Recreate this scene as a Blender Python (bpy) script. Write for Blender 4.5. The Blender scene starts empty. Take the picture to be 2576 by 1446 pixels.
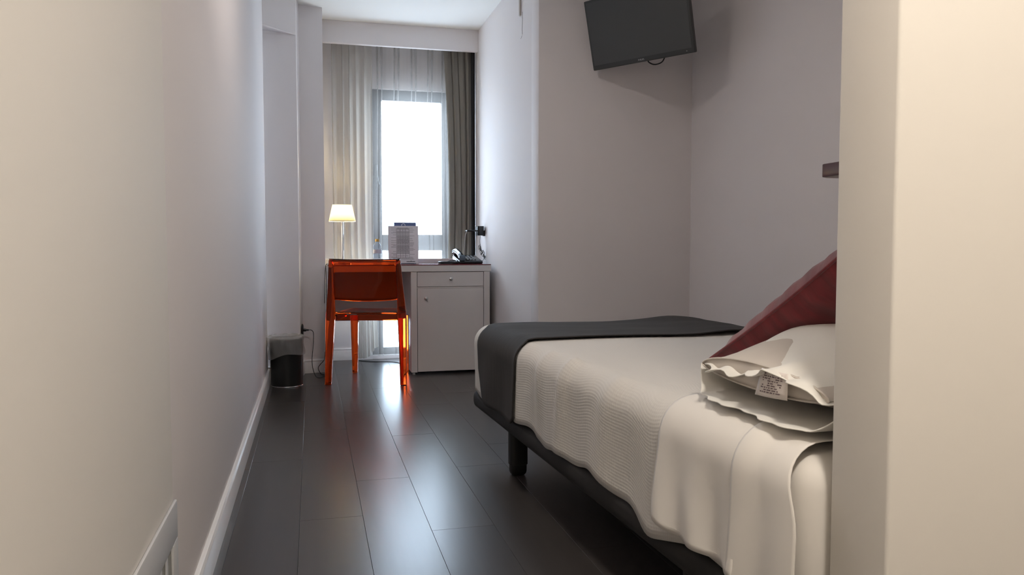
import bpy, bmesh, math, random
from mathutils import Vector, Matrix, noise

random.seed(7)
SC = bpy.context.scene
COL = SC.collection
PI = math.pi
R = math.radians

# ------------------------------------------------------------------ camera
CAM_H, FPX, HORIZON, VPX = 0.884, 1950.0, 620.0, 785.0
pitch = math.atan((723.0 - HORIZON) / FPX)
yaw = math.atan((1288.0 - VPX) / (FPX / math.cos(pitch)))
cam_data = bpy.data.cameras.new('camera')
cam_data.sensor_fit = 'HORIZONTAL'
cam_data.sensor_width = 36.0
cam_data.lens = FPX / 2576.0 * 36.0
cam_data.clip_start = 0.02
cam = bpy.data.objects.new('camera', cam_data)
COL.objects.link(cam)
cam.location = (0, 0, CAM_H)
cam.rotation_euler = (PI / 2 - pitch, 0, -yaw)
SC.camera = cam

# ------------------------------------------------------------------ world: bright overcast sky
world = bpy.data.worlds.new('overcast_sky')
SC.world = world
world.use_nodes = True
bg = world.node_tree.nodes['Background']
bg.inputs['Color'].default_value = (0.70, 0.84, 1.0, 1)
bg.inputs['Strength'].default_value = 9.5

# daylight enters only through the window: a portal guides the sampling
pl = bpy.data.lights.new('window_portal', 'AREA')
pl.shape = 'RECTANGLE'
pl.size, pl.size_y = 0.70, 2.15
pl.cycles.is_portal = True
po = bpy.data.objects.new('window_portal', pl)
COL.objects.link(po)
po.location = (0.78, 6.40, 1.06)
po.rotation_euler = (-PI / 2, 0, 0)

HALL_LAMP = 58.0      # emission strength of the entrance hall ceiling lamp
ROOM_LAMP = 20.0       # emission strength of the bedroom ceiling lamp

vs = SC.view_settings
vs.view_transform = 'Standard'
vs.look = 'None'
vs.gamma = 1.0
vs.use_curve_mapping = False
vs.exposure = 1.1
cy = SC.cycles
cy.use_denoising = True
cy.transparent_max_bounces = 24
cy.max_bounces = 7
cy.diffuse_bounces = 4
cy.glossy_bounces = 4
cy.use_adaptive_sampling = True
cy.adaptive_threshold = 0.08
cy.adaptive_min_samples = 16
cy.transmission_bounces = 8
cy.sample_clamp_indirect = 6.0


# ------------------------------------------------------------------ materials
def nmat(name):
    m = bpy.data.materials.new(name)
    m.use_nodes = True
    nt = m.node_tree
    for n in list(nt.nodes):
        nt.nodes.remove(n)
    out = nt.nodes.new('ShaderNodeOutputMaterial')
    return m, nt, out


def add_bump(nt, bsdf, height_socket, strength, dist):
    b = nt.nodes.new('ShaderNodeBump')
    b.inputs['Strength'].default_value = strength
    b.inputs['Distance'].default_value = dist
    nt.links.new(height_socket, b.inputs['Height'])
    nt.links.new(b.outputs['Normal'], bsdf.inputs['Normal'])


def pbr(name, col, rough=0.5, metal=0.0, var=0.0, scale=20.0, bump=0.0, bdist=0.002,
        spec=0.5, sheen=0.0, coat=0.0, stretch=(1, 1, 1), world_coords=False):
    m, nt, out = nmat(name)
    p = nt.nodes.new('ShaderNodeBsdfPrincipled')
    p.inputs['Base Color'].default_value = (*col, 1)
    p.inputs['Roughness'].default_value = rough
    p.inputs['Metallic'].default_value = metal
    p.inputs['Specular IOR Level'].default_value = spec
    p.inputs['Sheen Weight'].default_value = sheen
    p.inputs['Coat Weight'].default_value = coat
    nt.links.new(p.outputs[0], out.inputs[0])
    if var or bump:
        if world_coords:
            g = nt.nodes.new('ShaderNodeNewGeometry')
            src = g.outputs['Position']
        else:
            g = nt.nodes.new('ShaderNodeTexCoord')
            src = g.outputs['Object']
        mp = nt.nodes.new('ShaderNodeMapping')
        mp.inputs['Scale'].default_value = stretch
        nt.links.new(src, mp.inputs['Vector'])
        nz = nt.nodes.new('ShaderNodeTexNoise')
        nz.inputs['Scale'].default_value = scale
        nz.inputs['Detail'].default_value = 4
        nt.links.new(mp.outputs[0], nz.inputs['Vector'])
        if var:
            rp = nt.nodes.new('ShaderNodeValToRGB')
            a = [max(0, c * (1 - var)) for c in col]
            b = [min(1, c * (1 + var)) for c in col]
            rp.color_ramp.elements[0].position = 0.3
            rp.color_ramp.elements[1].position = 0.7
            rp.color_ramp.elements[0].color = (*a, 1)
            rp.color_ramp.elements[1].color = (*b, 1)
            nt.links.new(nz.outputs['Fac'], rp.inputs[0])
            nt.links.new(rp.outputs[0], p.inputs['Base Color'])
        if bump:
            add_bump(nt, p, nz.outputs['Fac'], bump, bdist)
    return m


def cloth_see_through(name, col, trans, transl, rough=0.9):
    """woven cloth: open weave (transparent) + thread that scatters both ways"""
    m, nt, out = nmat(name)
    d = nt.nodes.new('ShaderNodeBsdfDiffuse')
    d.inputs['Color'].default_value = (*col, 1)
    t = nt.nodes.new('ShaderNodeBsdfTranslucent')
    t.inputs['Color'].default_value = (*col, 1)
    mx = nt.nodes.new('ShaderNodeMixShader')
    mx.inputs[0].default_value = transl
    nt.links.new(d.outputs[0], mx.inputs[1])
    nt.links.new(t.outputs[0], mx.inputs[2])
    tc = nt.nodes.new('ShaderNodeTexCoord')
    mp = nt.nodes.new('ShaderNodeMapping')
    mp.inputs['Scale'].default_value = (60, 60, 1.2)
    nz = nt.nodes.new('ShaderNodeTexNoise')
    nz.inputs['Scale'].default_value = 1.0
    nt.links.new(tc.outputs['Object'], mp.inputs['Vector'])
    nt.links.new(mp.outputs[0], nz.inputs['Vector'])
    mr = nt.nodes.new('ShaderNodeMapRange')
    mr.inputs['To Min'].default_value = max(0, trans - 0.05)
    mr.inputs['To Max'].default_value = min(1, trans + 0.05)
    nt.links.new(nz.outputs['Fac'], mr.inputs['Value'])
    if trans > 0:
        tr = nt.nodes.new('ShaderNodeBsdfTransparent')
        m2 = nt.nodes.new('ShaderNodeMixShader')
        nt.links.new(mr.outputs[0], m2.inputs[0])
        nt.links.new(mx.outputs[0], m2.inputs[1])
        nt.links.new(tr.outputs[0], m2.inputs[2])
        nt.links.new(m2.outputs[0], out.inputs[0])
    else:
        nt.links.new(mx.outputs[0], out.inputs[0])
    return m


def clear(name, tint, refl=0.06, rough=0.02):
    """thin clear sheet: passes light straight through with a fresnel reflection"""
    m, nt, out = nmat(name)
    tr = nt.nodes.new('ShaderNodeBsdfTransparent')
    tr.inputs['Color'].default_value = (*tint, 1)
    gl = nt.nodes.new('ShaderNodeBsdfGlossy')
    gl.inputs['Roughness'].default_value = rough
    lw = nt.nodes.new('ShaderNodeLayerWeight')
    lw.inputs['Blend'].default_value = 0.5
    pw_ = nt.nodes.new('ShaderNodeMath')
    pw_.operation = 'POWER'
    pw_.inputs[1].default_value = 4.0
    nt.links.new(lw.outputs['Facing'], pw_.inputs[0])
    fr = nt.nodes.new('ShaderNodeMath')
    fr.operation = 'MULTIPLY_ADD'
    fr.inputs[1].default_value = 0.55
    fr.inputs[2].default_value = 0.04
    nt.links.new(pw_.outputs[0], fr.inputs[0])
    mx = nt.nodes.new('ShaderNodeMixShader')
    nt.links.new(fr.outputs[0], mx.inputs[0])
    nt.links.new(tr.outputs[0], mx.inputs[1])
    nt.links.new(gl.outputs[0], mx.inputs[2])
    nt.links.new(mx.outputs[0], out.inputs[0])
    return m


def emit(name, col, strength):
    m, nt, out = nmat(name)
    e = nt.nodes.new('ShaderNodeEmission')
    e.inputs['Color'].default_value = (*col, 1)
    e.inputs['Strength'].default_value = strength
    nt.links.new(e.outputs[0], out.inputs[0])
    return m


M = {}
M['wall'] = pbr('painted_plaster', (0.845, 0.80, 0.80), 0.75, spec=0.3)
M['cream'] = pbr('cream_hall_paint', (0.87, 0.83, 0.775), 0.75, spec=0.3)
M['ceiling'] = pbr('ceiling_paint', (0.90, 0.89, 0.87), 0.85)
M['gloss_white'] = pbr('white_gloss_skirting', (0.88, 0.87, 0.87), 0.22)
M['subfloor'] = pbr('subfloor', (0.01, 0.01, 0.01), 0.8)
M['laminate'] = pbr('white_laminate', (0.72, 0.68, 0.66), 0.38, var=0.01, scale=8, bump=0.03)
M['panel_edge'] = pbr('laminate_edge', (0.70, 0.67, 0.65), 0.35)
M['steel'] = pbr('brushed_steel', (0.62, 0.61, 0.60), 0.28, metal=1.0)
M['chrome'] = pbr('chrome', (0.85, 0.85, 0.85), 0.08, metal=1.0)
M['black_plastic'] = pbr('black_plastic', (0.012, 0.013, 0.015), 0.22)
M['matt_black'] = pbr('matt_black', (0.016, 0.016, 0.016), 0.5)
M['cable'] = pbr('black_cable', (0.012, 0.012, 0.012), 0.45)
M['grey_cable'] = pbr('grey_cable', (0.35, 0.33, 0.30), 0.45)
M['red_glass'] = pbr('plum_glass_mat', (0.14, 0.006, 0.012), 0.10, coat=0.3)
M['frame_grey'] = pbr('dark_aluminium', (0.060, 0.055, 0.058), 0.45)
M['bed_black'] = pbr('black_upholstery', (0.022, 0.020, 0.019), 0.75, var=0.15, scale=40, bump=0.15, bdist=0.001)
M['leg_black'] = pbr('black_leg_plastic', (0.013, 0.013, 0.013), 0.42)
M['burgundy'] = pbr('burgundy_velvet', (0.17, 0.010, 0.016), 0.85, var=0.25, scale=14, bump=0.25, bdist=0.004, sheen=0.35, stretch=(1, 3, 1))
M['sheet'] = pbr('white_percale', (0.83, 0.79, 0.74), 0.8, var=0.012, scale=9, bump=0.10, bdist=0.003, sheen=0.15)
M['pillow_linen'] = pbr('white_pillow_cotton', (0.86, 0.83, 0.77), 0.8, var=0.02, scale=7, bump=0.15, bdist=0.004, sheen=0.15)
M['ticking'] = pbr('beige_pillow_ticking', (0.62, 0.56, 0.50), 0.85, var=0.02, scale=12, bump=0.12, bdist=0.002)
M['tag'] = pbr('satin_label', (0.86, 0.78, 0.73), 0.4)
M['tag_ink'] = pbr('label_ink', (0.22, 0.16, 0.16), 0.6)
M['shelf'] = pbr('plum_brown_gloss_shelf', (0.105, 0.052, 0.055), 0.28, coat=0.15)
M['shelf_under'] = pbr('shelf_underside', (0.45, 0.38, 0.35), 0.6)
M['tv_body'] = pbr('television_black', (0.050, 0.052, 0.052), 0.45)
M['tv_screen'] = pbr('television_screen', (0.070, 0.072, 0.072), 0.45)
M['silver'] = pbr('silver_print', (0.45, 0.45, 0.45), 0.4)
M['paper'] = pbr('white_paper', (0.78, 0.76, 0.80), 0.7)
M['ink'] = pbr('grey_ink', (0.20, 0.19, 0.21), 0.7)
M['ink_light'] = pbr('light_grey_ink', (0.52, 0.51, 0.54), 0.7)
M['ink_dark'] = pbr('black_ink', (0.03, 0.03, 0.035), 0.7)
M['blue_card'] = pbr('slate_blue_card', (0.10, 0.13, 0.26), 0.5)
M['bottle'] = clear('clear_bottle', (0.90, 0.93, 0.97))
M['acrylic'] = clear('clear_acrylic', (0.96, 0.97, 0.98))
M['pane'] = clear('window_pane', (0.97, 0.99, 1.0))
M['water'] = clear('water_body', (0.93, 0.96, 1.0))
M['cap'] = pbr('yellow_cap', (0.60, 0.38, 0.10), 0.4)
M['bottle_label'] = pbr('bottle_label', (0.62, 0.64, 0.74), 0.5)
M['bag'] = cloth_see_through('thin_plastic_bag', (0.80, 0.79, 0.78), 0.55, 0.5)
M['bin'] = pbr('black_bin_metal', (0.014, 0.014, 0.014), 0.32)
M['sheer'] = cloth_see_through('voile', (0.44, 0.42, 0.40), 0.645, 0.50)
M['sheer_dense'] = cloth_see_through('gathered_voile', (0.57, 0.53, 0.475), 0.28, 0.48)
M['drape'] = cloth_see_through('taupe_drape', (0.30, 0.27, 0.235), 0.0, 0.30)
M['lining'] = pbr('blackout_lining', (0.012, 0.011, 0.011), 0.8)
M['trunking'] = pbr('beige_trunking', (0.52, 0.47, 0.42), 0.5)
M['crack'] = pbr('crack_line', (0.30, 0.26, 0.24), 0.9)
M['vent'] = pbr('white_vent_plastic', (0.55, 0.55, 0.56), 0.45)
M['vent_dark'] = pbr('vent_duct', (0.30, 0.30, 0.28), 0.8)
M['key'] = pbr('grey_keys', (0.33, 0.34, 0.36), 0.5)
M['dark_screen'] = pbr('handset_screen', (0.10, 0.14, 0.18), 0.12)


def floor_material():
    m, nt, out = nmat('dark_wood_laminate')
    p = nt.nodes.new('ShaderNodeBsdfPrincipled')
    nt.links.new(p.outputs[0], out.inputs[0])
    p.inputs['Specular IOR Level'].default_value = 0.40
    g = nt.nodes.new('ShaderNodeNewGeometry')
    oi = nt.nodes.new('ShaderNodeObjectInfo')
    mp = nt.nodes.new('ShaderNodeMapping')
    mp.inputs['Scale'].default_value = (26, 1.6, 1)
    off = nt.nodes.new('ShaderNodeVectorMath')
    off.operation = 'ADD'
    nt.links.new(g.outputs['Position'], off.inputs[0])
    mul = nt.nodes.new('ShaderNodeMath')
    mul.operation = 'MULTIPLY'
    mul.inputs[1].default_value = 37.0
    nt.links.new(oi.outputs['Random'], mul.inputs[0])
    nt.links.new(mul.outputs[0], off.inputs[1])
    nt.links.new(off.outputs[0], mp.inputs['Vector'])
    nz = nt.nodes.new('ShaderNodeTexNoise')
    nz.inputs['Scale'].default_value = 1.6
    nz.inputs['Detail'].default_value = 6
    nz.inputs['Distortion'].default_value = 0.6
    nt.links.new(mp.outputs[0], nz.inputs['Vector'])
    rp = nt.nodes.new('ShaderNodeValToRGB')
    rp.color_ramp.elements[0].position = 0.25
    rp.color_ramp.elements[1].position = 0.8
    rp.color_ramp.elements[0].color = (0.047, 0.041, 0.039, 1)
    rp.color_ramp.elements[1].color = (0.057, 0.050, 0.047, 1)
    nt.links.new(nz.outputs['Fac'], rp.inputs[0])
    hsv = nt.nodes.new('ShaderNodeHueSaturation')
    mr = nt.nodes.new('ShaderNodeMapRange')
    mr.inputs['To Min'].default_value = 0.92
    mr.inputs['To Max'].default_value = 1.10
    nt.links.new(oi.outputs['Random'], mr.inputs['Value'])
    nt.links.new(mr.outputs[0], hsv.inputs['Value'])
    nt.links.new(rp.outputs[0], hsv.inputs['Color'])
    nt.links.new(hsv.outputs[0], p.inputs['Base Color'])
    p.inputs['Roughness'].default_value = 0.28
    return m


M['floor'] = floor_material()


def orange_material():
    m, nt, out = nmat('orange_polycarbonate')
    p = nt.nodes.new('ShaderNodeBsdfPrincipled')
    p.inputs['Base Color'].default_value = (0.93, 0.10, 0.012, 1)
    p.inputs['Transmission Weight'].default_value = 1.0
    p.inputs['Roughness'].default_value = 0.03
    p.inputs['IOR'].default_value = 1.35
    nt.links.new(p.outputs[0], out.inputs[0])
    return m


M['orange'] = orange_material()


def waffle_material():
    m, nt, out = nmat('white_waffle_cotton')
    p = nt.nodes.new('ShaderNodeBsdfPrincipled')
    p.inputs['Base Color'].default_value = (0.73, 0.70, 0.655, 1)
    p.inputs['Roughness'].default_value = 0.85
    p.inputs['Sheen Weight'].default_value = 0.15
    nt.links.new(p.outputs[0], out.inputs[0])
    uv = nt.nodes.new('ShaderNodeUVMap')
    mp = nt.nodes.new('ShaderNodeMapping')
    mp.inputs['Scale'].default_value = (2 * PI / 0.0085, 2 * PI / 0.0085, 1)
    nt.links.new(uv.outputs[0], mp.inputs['Vector'])
    sx = nt.nodes.new('ShaderNodeSeparateXYZ')
    nt.links.new(mp.outputs[0], sx.inputs[0])
    hs = []
    for k in ('X', 'Y'):
        s = nt.nodes.new('ShaderNodeMath')
        s.operation = 'SINE'
        nt.links.new(sx.outputs[k], s.inputs[0])
        hs.append(s)
    a = nt.nodes.new('ShaderNodeMath')
    a.operation = 'ADD'
    nt.links.new(hs[0].outputs[0], a.inputs[0])
    nt.links.new(hs[1].outputs[0], a.inputs[1])
    add_bump(nt, p, a.outputs[0], 0.22, 0.0006)
    return m


M['waffle'] = waffle_material()


def runner_material():
    m, nt, out = nmat('charcoal_woven_runner')
    p = nt.nodes.new('ShaderNodeBsdfPrincipled')
    p.inputs['Roughness'].default_value = 0.85
    p.inputs['Sheen Weight'].default_value = 0.04
    nt.links.new(p.outputs[0], out.inputs[0])
    uv = nt.nodes.new('ShaderNodeUVMap')
    mp = nt.nodes.new('ShaderNodeMapping')
    mp.inputs['Scale'].default_value = (4, 70, 1)
    nt.links.new(uv.outputs[0], mp.inputs['Vector'])
    nz = nt.nodes.new('ShaderNodeTexNoise')
    nz.inputs['Scale'].default_value = 1.0
    nz.inputs['Detail'].default_value = 5
    nt.links.new(mp.outputs[0], nz.inputs['Vector'])
    rp = nt.nodes.new('ShaderNodeValToRGB')
    rp.color_ramp.elements[0].color = (0.013, 0.0115, 0.011, 1)
    rp.color_ramp.elements[1].color = (0.036, 0.031, 0.030, 1)
    nt.links.new(nz.outputs['Fac'], rp.inputs[0])
    nt.links.new(rp.outputs[0], p.inputs['Base Color'])
    add_bump(nt, p, nz.outputs['Fac'], 0.25, 0.002)
    return m


M['runner'] = runner_material()


# ------------------------------------------------------------------ builders
def link(name, me, mat, parent=None):
    o = bpy.data.objects.new(name, me)
    if mat is not None:
        me.materials.append(M[mat] if isinstance(mat, str) else mat)
    COL.objects.link(o)
    if parent is not None:
        o.parent = parent
    return o


def empty(name, loc=(0, 0, 0), rz=0.0):
    o = bpy.data.objects.new(name, None)
    o.empty_display_size = 0.05
    COL.objects.link(o)
    o.location = loc
    o.rotation_euler = (0, 0, rz)
    return o


def tag(o, label=None, cat=None, group=None, kind=None):
    if label:
        o['label'] = label
    if cat:
        o['category'] = cat
    if group:
        o['group'] = group
    if kind:
        o['kind'] = kind
    return o


class MB:
    def __init__(s):
        s.v, s.f, s.uv = [], [], None

    def add(s, vs, fs):
        n = len(s.v)
        s.v += [tuple(v) for v in vs]
        s.f += [tuple(i + n for i in f) for f in fs]
        return s

    def box(s, x0, x1, y0, y1, z0, z1):
        vs = [(x0, y0, z0), (x1, y0, z0), (x1, y1, z0), (x0, y1, z0), (x0, y0, z1), (x1, y0, z1), (x1, y1, z1), (x0, y1, z1)]
        return s.add(vs, [(3, 2, 1, 0), (4, 5, 6, 7), (0, 1, 5, 4), (1, 2, 6, 5), (2, 3, 7, 6), (3, 0, 4, 7)])

    def prism(s, poly, z0, z1):
        n = len(poly)
        vs = [(x, y, z0) for x, y in poly] + [(x, y, z1) for x, y in poly]
        fs = [tuple(range(n - 1, -1, -1)), tuple(range(n, 2 * n))]
        fs += [(i, (i + 1) % n, n + (i + 1) % n, n + i) for i in range(n)]
        return s.add(vs, fs)

    def lathe(s, prof, n=32, cx=0, cy=0, close=False):
        vs, fs = [], []
        k = len(prof)
        for i in range(n):
            a = 2 * PI * i / n
            for r, z in prof:
                vs.append((cx + r * math.cos(a), cy + r * math.sin(a), z))
        for i in range(n):
            j = (i + 1) % n
            for q in range(k - 1):
                fs.append((i * k + q, j * k + q, j * k + q + 1, i * k + q + 1))
        if close:
            fs.append(tuple(i * k for i in range(n - 1, -1, -1)))
            fs.append(tuple(i * k + k - 1 for i in range(n)))
        return s.add(vs, fs)

    def tube(s, pts, r, n=8, cap=True):
        pts = [Vector(p) for p in pts]
        vs, fs = [], []
        up = Vector((0, 0, 1))
        prev = None
        for i, p in enumerate(pts):
            t = (pts[min(i + 1, len(pts) - 1)] - pts[max(i - 1, 0)]).normalized()
            if prev is None:
                a = t.cross(up)
                if a.length < 1e-3:
                    a = t.cross(Vector((1, 0, 0)))
                a.normalize()
            else:
                a = (prev - t * prev.dot(t))
                a.normalize()
            prev = a
            b = t.cross(a)
            rr = r[i] if isinstance(r, (list, tuple)) else r
            for k in range(n):
                q = 2 * PI * k / n
                vs.append(p + a * (rr * math.cos(q)) + b * (rr * math.sin(q)))
        for i in range(len(pts) - 1):
            for k in range(n):
                l = (k + 1) % n
                fs.append((i * n + k, i * n + l, (i + 1) * n + l, (i + 1) * n + k))
        if cap:
            fs.append(tuple(range(n - 1, -1, -1)))
            fs.append(tuple((len(pts) - 1) * n + k for k in range(n)))
        return s.add(vs, fs)

    def grid(s, rows, uvf=None):
        """rows: list of lists of points"""
        nr, nc = len(rows), len(rows[0])
        vs = [p for r in rows for p in r]
        fs = [(i * nc + j, i * nc + j + 1, (i + 1) * nc + j + 1, (i + 1) * nc + j) for i in range(nr - 1) for j in range(nc - 1)]
        return s.add(vs, fs)

    def build(s, name, mat, parent=None, smooth=None, bevel=0.0, seg=2, loc=None, recalc=True, uv=None):
        me = bpy.data.meshes.new(name)
        me.from_pydata(s.v, [], s.f)
        if bevel > 0 or recalc:
            bm = bmesh.new()
            bm.from_mesh(me)
            if recalc:
                bmesh.ops.recalc_face_normals(bm, faces=bm.faces)
            if bevel > 0:
                es = [e for e in bm.edges if len(e.link_faces) == 2 and e.calc_face_angle(0) > 0.5]
                bmesh.ops.bevel(bm, geom=es, offset=bevel, segments=seg, profile=0.5, affect='EDGES', clamp_overlap=True)
            bm.to_mesh(me)
            bm.free()
        if uv is not None:
            lay = me.uv_layers.new(name='UVMap')
            for lp in me.loops:
                lay.data[lp.index].uv = uv[lp.vertex_index]
        if smooth is not None:
            me.shade_smooth()
            me.set_sharp_from_angle(angle=R(smooth))
        me.update()
        o = link(name, me, mat, parent)
        if loc is not None:
            o.location = loc
        return o


def spline(pts, n=10):
    """catmull-rom through pts"""
    P = [Vector(p) for p in pts]
    P = [P[0] * 2 - P[1]] + P + [P[-1] * 2 - P[-2]]
    out = []
    for i in range(1, len(P) - 2):
        for k in range(n):
            t = k / n
            a, b, c, d = P[i - 1], P[i], P[i + 1], P[i + 2]
            out.append(0.5 * ((2 * b) + (c - a) * t + (2 * a - 5 * b + 4 * c - d) * t * t + (3 * b - 3 * c + d - a) * t ** 3))
    out.append(P[-2])
    return out


def sstep(a, b, x):
    t = max(0.0, min(1.0, (x - a) / (b - a)))
    return t * t * (3 - 2 * t)


def solidify(o, th, off=-1.0):
    md = o.modifiers.new('thickness', 'SOLIDIFY')
    md.thickness = th
    md.offset = off
    return o


def struct(o):
    o['kind'] = 'structure'
    return o


# ================================================================== SETTING
CEIL = 2.53
XL = -0.285          # bedroom left wall face
XA = 1.25            # window alcove right wall face
YT = 4.25            # television wall face
XR = 2.20            # bedroom right wall face
YW = 6.15            # window wall face
ALX = 0.088          # alcove left face

# floor: subfloor slab with individual planks
fl = struct(MB().box(-0.6, 2.4, -1.6, 6.35, -0.10, -0.012).build('floor', 'subfloor'))
tag(fl, 'dark brown wood laminate floor with long glossy planks')
PW, PLEN, GAP, BV = 0.20, 1.25, 0.0002, 0.0007


def plank_mesh(w, l):
    b, t = -0.011, 0.0
    x, y = w / 2 - GAP, l / 2 - GAP
    mb = MB()
    vs = [(-x, -y, b), (x, -y, b), (x, y, b), (-x, y, b),
          (-x, -y, t - BV), (x, -y, t - BV), (x, y, t - BV), (-x, y, t - BV),
          (-x + BV, -y + BV, t), (x - BV, -y + BV, t), (x - BV, y - BV, t), (-x + BV, y - BV, t)]
    fs = [(3, 2, 1, 0), (0, 1, 5, 4), (1, 2, 6, 5), (2, 3, 7, 6), (3, 0, 4, 7),
          (4, 5, 9, 8), (5, 6, 10, 9), (6, 7, 11, 10), (7, 4, 8, 11), (8, 9, 10, 11)]
    mb.add(vs, fs)
    me = bpy.data.meshes.new('plank')
    me.from_pydata(mb.v, [], mb.f)
    me.materials.append(M['floor'])
    return me


pmesh = {}
joint_y = {3: 4.19, 4: 3.61, 5: 4.28, 6: 3.35, 2: 3.80, 1: 4.55, 0: 3.2}
for k in range(14):
    x0 = -0.45 + PW * k
    j = joint_y.get(k, 2.9 + 0.45 * ((k * 7) % 5))
    ys = []
    y = j
    while y > -1.55:
        y -= PLEN
    ys = [max(-1.55, y)]
    while y < 6.3:
        y += PLEN
        ys.append(min(y, 6.3))
    for a, b in zip(ys[:-1], ys[1:]):
        l = round(b - a, 3)
        if l < 0.05:
            continue
        if l not in pmesh:
            pmesh[l] = plank_mesh(PW, l)
        o = bpy.data.objects.new('plank', pmesh[l])
        COL.objects.link(o)
        o.parent = fl
        o.location = (x0 + PW / 2, (a + b) / 2, 0)

# ceiling
struct(MB().box(-0.6, 2.4, -1.6, 6.35, CEIL, CEIL + 0.1).build('ceiling', 'ceiling'))

# left wall of the bedroom with a rounded far end, then an angled recess and a pillar
YE = 5.20
P0, Q0, R0 = (-0.086, 5.42), (-0.071, 5.57), (ALX, 5.60)
D0 = (-0.30, 5.335)
struct(MB().box(XL - 0.15, XL, 1.495, YE, 0, CEIL).build('wall_left', 'wall', bevel=0.012, seg=3, smooth=40))
struct(MB().prism([(-0.60, 5.335), D0, P0, Q0, R0, (ALX, 6.35), (-0.60, 6.35)], 0, CEIL).build('wall_pillar', 'wall'))
struct(MB().prism([(XL - 0.15, YE + 0.001), (XL, YE + 0.001), (P0[0] - 0.001, P0[1] - 0.001), (-0.30, 5.334), (-0.435, 5.334)], 2.285, CEIL).build('wall_lintel', 'wall'))
struct(MB().box(-0.60, -0.436, YE, 5.334, 0, CEIL).build('wall_recess', 'wall'))

# entrance hall: near left wall, back wall, right wall, and the partition at the right
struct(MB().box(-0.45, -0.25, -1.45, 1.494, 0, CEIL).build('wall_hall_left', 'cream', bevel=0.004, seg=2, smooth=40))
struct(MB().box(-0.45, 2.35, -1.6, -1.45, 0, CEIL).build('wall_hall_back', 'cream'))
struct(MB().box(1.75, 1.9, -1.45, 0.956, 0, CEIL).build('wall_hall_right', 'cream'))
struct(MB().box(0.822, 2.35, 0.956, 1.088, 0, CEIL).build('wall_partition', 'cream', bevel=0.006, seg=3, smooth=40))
struct(MB().box(-0.25, 0.8215, 0.956, 1.088, 2.10, CEIL).build('wall_light_baffle', 'cream', bevel=0.004, seg=2, smooth=40))  # unseen header, added to cut hall lamp spill into the bedroom
struct(MB().box(XR, XR + 0.15, 1.088, YT, 0, CEIL).build('wall_right', 'wall'))
wt = struct(MB().box(XA, 2.35, YT, YT + 0.15, 0, CEIL).build('wall_tv', 'wall', bevel=0.004, seg=2, smooth=40))
wa = struct(MB().box(XA, XA + 0.15, YT + 0.145, 6.35, 0, CEIL).build('wall_alcove_right', 'wall'))

# window wall around the tall balcony window
WX0, WX1, WZ0, WZ1 = 0.45, 1.10, 0.03, 2.106
mb = MB()
mb.box(ALX, WX0, YW, YW + 0.20, 0, CEIL)
mb.box(WX1, XA, YW, YW + 0.20, 0, CEIL)
mb.box(WX0, WX1, YW, YW + 0.20, WZ1, CEIL)
mb.box(WX0, WX1, YW, YW + 0.20, 0, WZ0)
struct(mb.build('wall_window', 'wall'))

# curtain pelmet
struct(MB().box(ALX, XA, 5.88, 5.915, 2.368, CEIL).build('trim_pelmet', 'wall', bevel=0.002, seg=1))

# skirting boards with a rounded top bead
def skirting(name, pts, h=0.095, t=0.014):
    """pts: plan polyline on the wall face; the board lies to the right-hand side normal"""
    prof = [(0, 0), (t, 0), (t, h - 0.022), (t - 0.002, h - 0.016), (t + 0.001, h - 0.010), (t - 0.003, h - 0.002), (t - 0.008, h), (0, h)]
    mb = MB()
    n = len(pts)
    rows = []
    for i, p in enumerate(pts):
        p = Vector(p)
        d0 = (p - Vector(pts[i - 1])).normalized() if i > 0 else None
        d1 = (Vector(pts[i + 1]) - p).normalized() if i < n - 1 else None
        if d0 is None:
            d0 = d1
        if d1 is None:
            d1 = d0
        n0, n1 = Vector((d0.y, -d0.x)), Vector((d1.y, -d1.x))
        m = (n0 + n1)
        m = m / max(0.2, m.dot(n0))
        rows.append([(p.x + m.x * a, p.y + m.y * a, b) for a, b in prof])
    k = len(prof)
    mb.grid([r + [r[0]] for r in rows])
    o = mb.build(name, 'gloss_white', smooth=35)
    return struct(o)


skirting('baseboard_left', [(XL, 1.497), (XL, YE), (XL - 0.12, YE + 0.001)])
skirting('baseboard_pillar', [D0, P0, Q0, R0, (ALX, YW)])
skirting('baseboard_window', [(ALX + 0.014, YW), (WX0, YW)])
skirting('baseboard_right', [(XA, YW), (XA, YT), (XR, YT), (XR, 1.09)])

# tall window: dark frame, transom, panes, handle
win = empty('window_1', ((WX0 + WX1) / 2, YW + 0.06, WZ0))
struct(win)
wx = (WX1 - WX0) / 2
WH = WZ1 - WZ0


def wpart(name, x0, x1, z0, z1, y0=-0.03, y1=0.035, mat='frame_grey', bevel=0.003):
    return MB().box(x0, x1, y0, y1, z0, z1).build(name, mat, win, bevel=bevel, seg=1)


wpart('window_frame', -wx, -wx + 0.088, 0, WH)
wpart('window_frame', wx - 0.088, wx, 0, WH)
wpart('window_frame', -wx + 0.089, wx - 0.089, WH - 0.082, WH)
wpart('window_frame', -wx + 0.089, wx - 0.089, 0, 0.055)
wpart('transom', -wx + 0.089, wx - 0.089, 0.822, 0.948)
wpart('pane', -wx + 0.09, wx - 0.09, 0.949, WH - 0.083, -0.003, 0.003, 'pane', 0)
wpart('pane', -wx + 0.09, wx - 0.09, 0.056, 0.821, -0.003, 0.003, 'pane', 0)
hb = MB()
hb.box(-wx + 0.028, -wx + 0.052, -0.045, -0.03, 1.41, 1.50)
hb.tube([(-wx + 0.04, -0.03, 1.475), (-wx + 0.04, -0.075, 1.475)], 0.009)
hb.tube(spline([(-wx + 0.04, -0.075, 1.487), (-wx + 0.041, -0.082, 1.44), (-wx + 0.048, -0.08, 1.37), (-wx + 0.056, -0.076, 1.335)], 5), 0.010)
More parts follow.
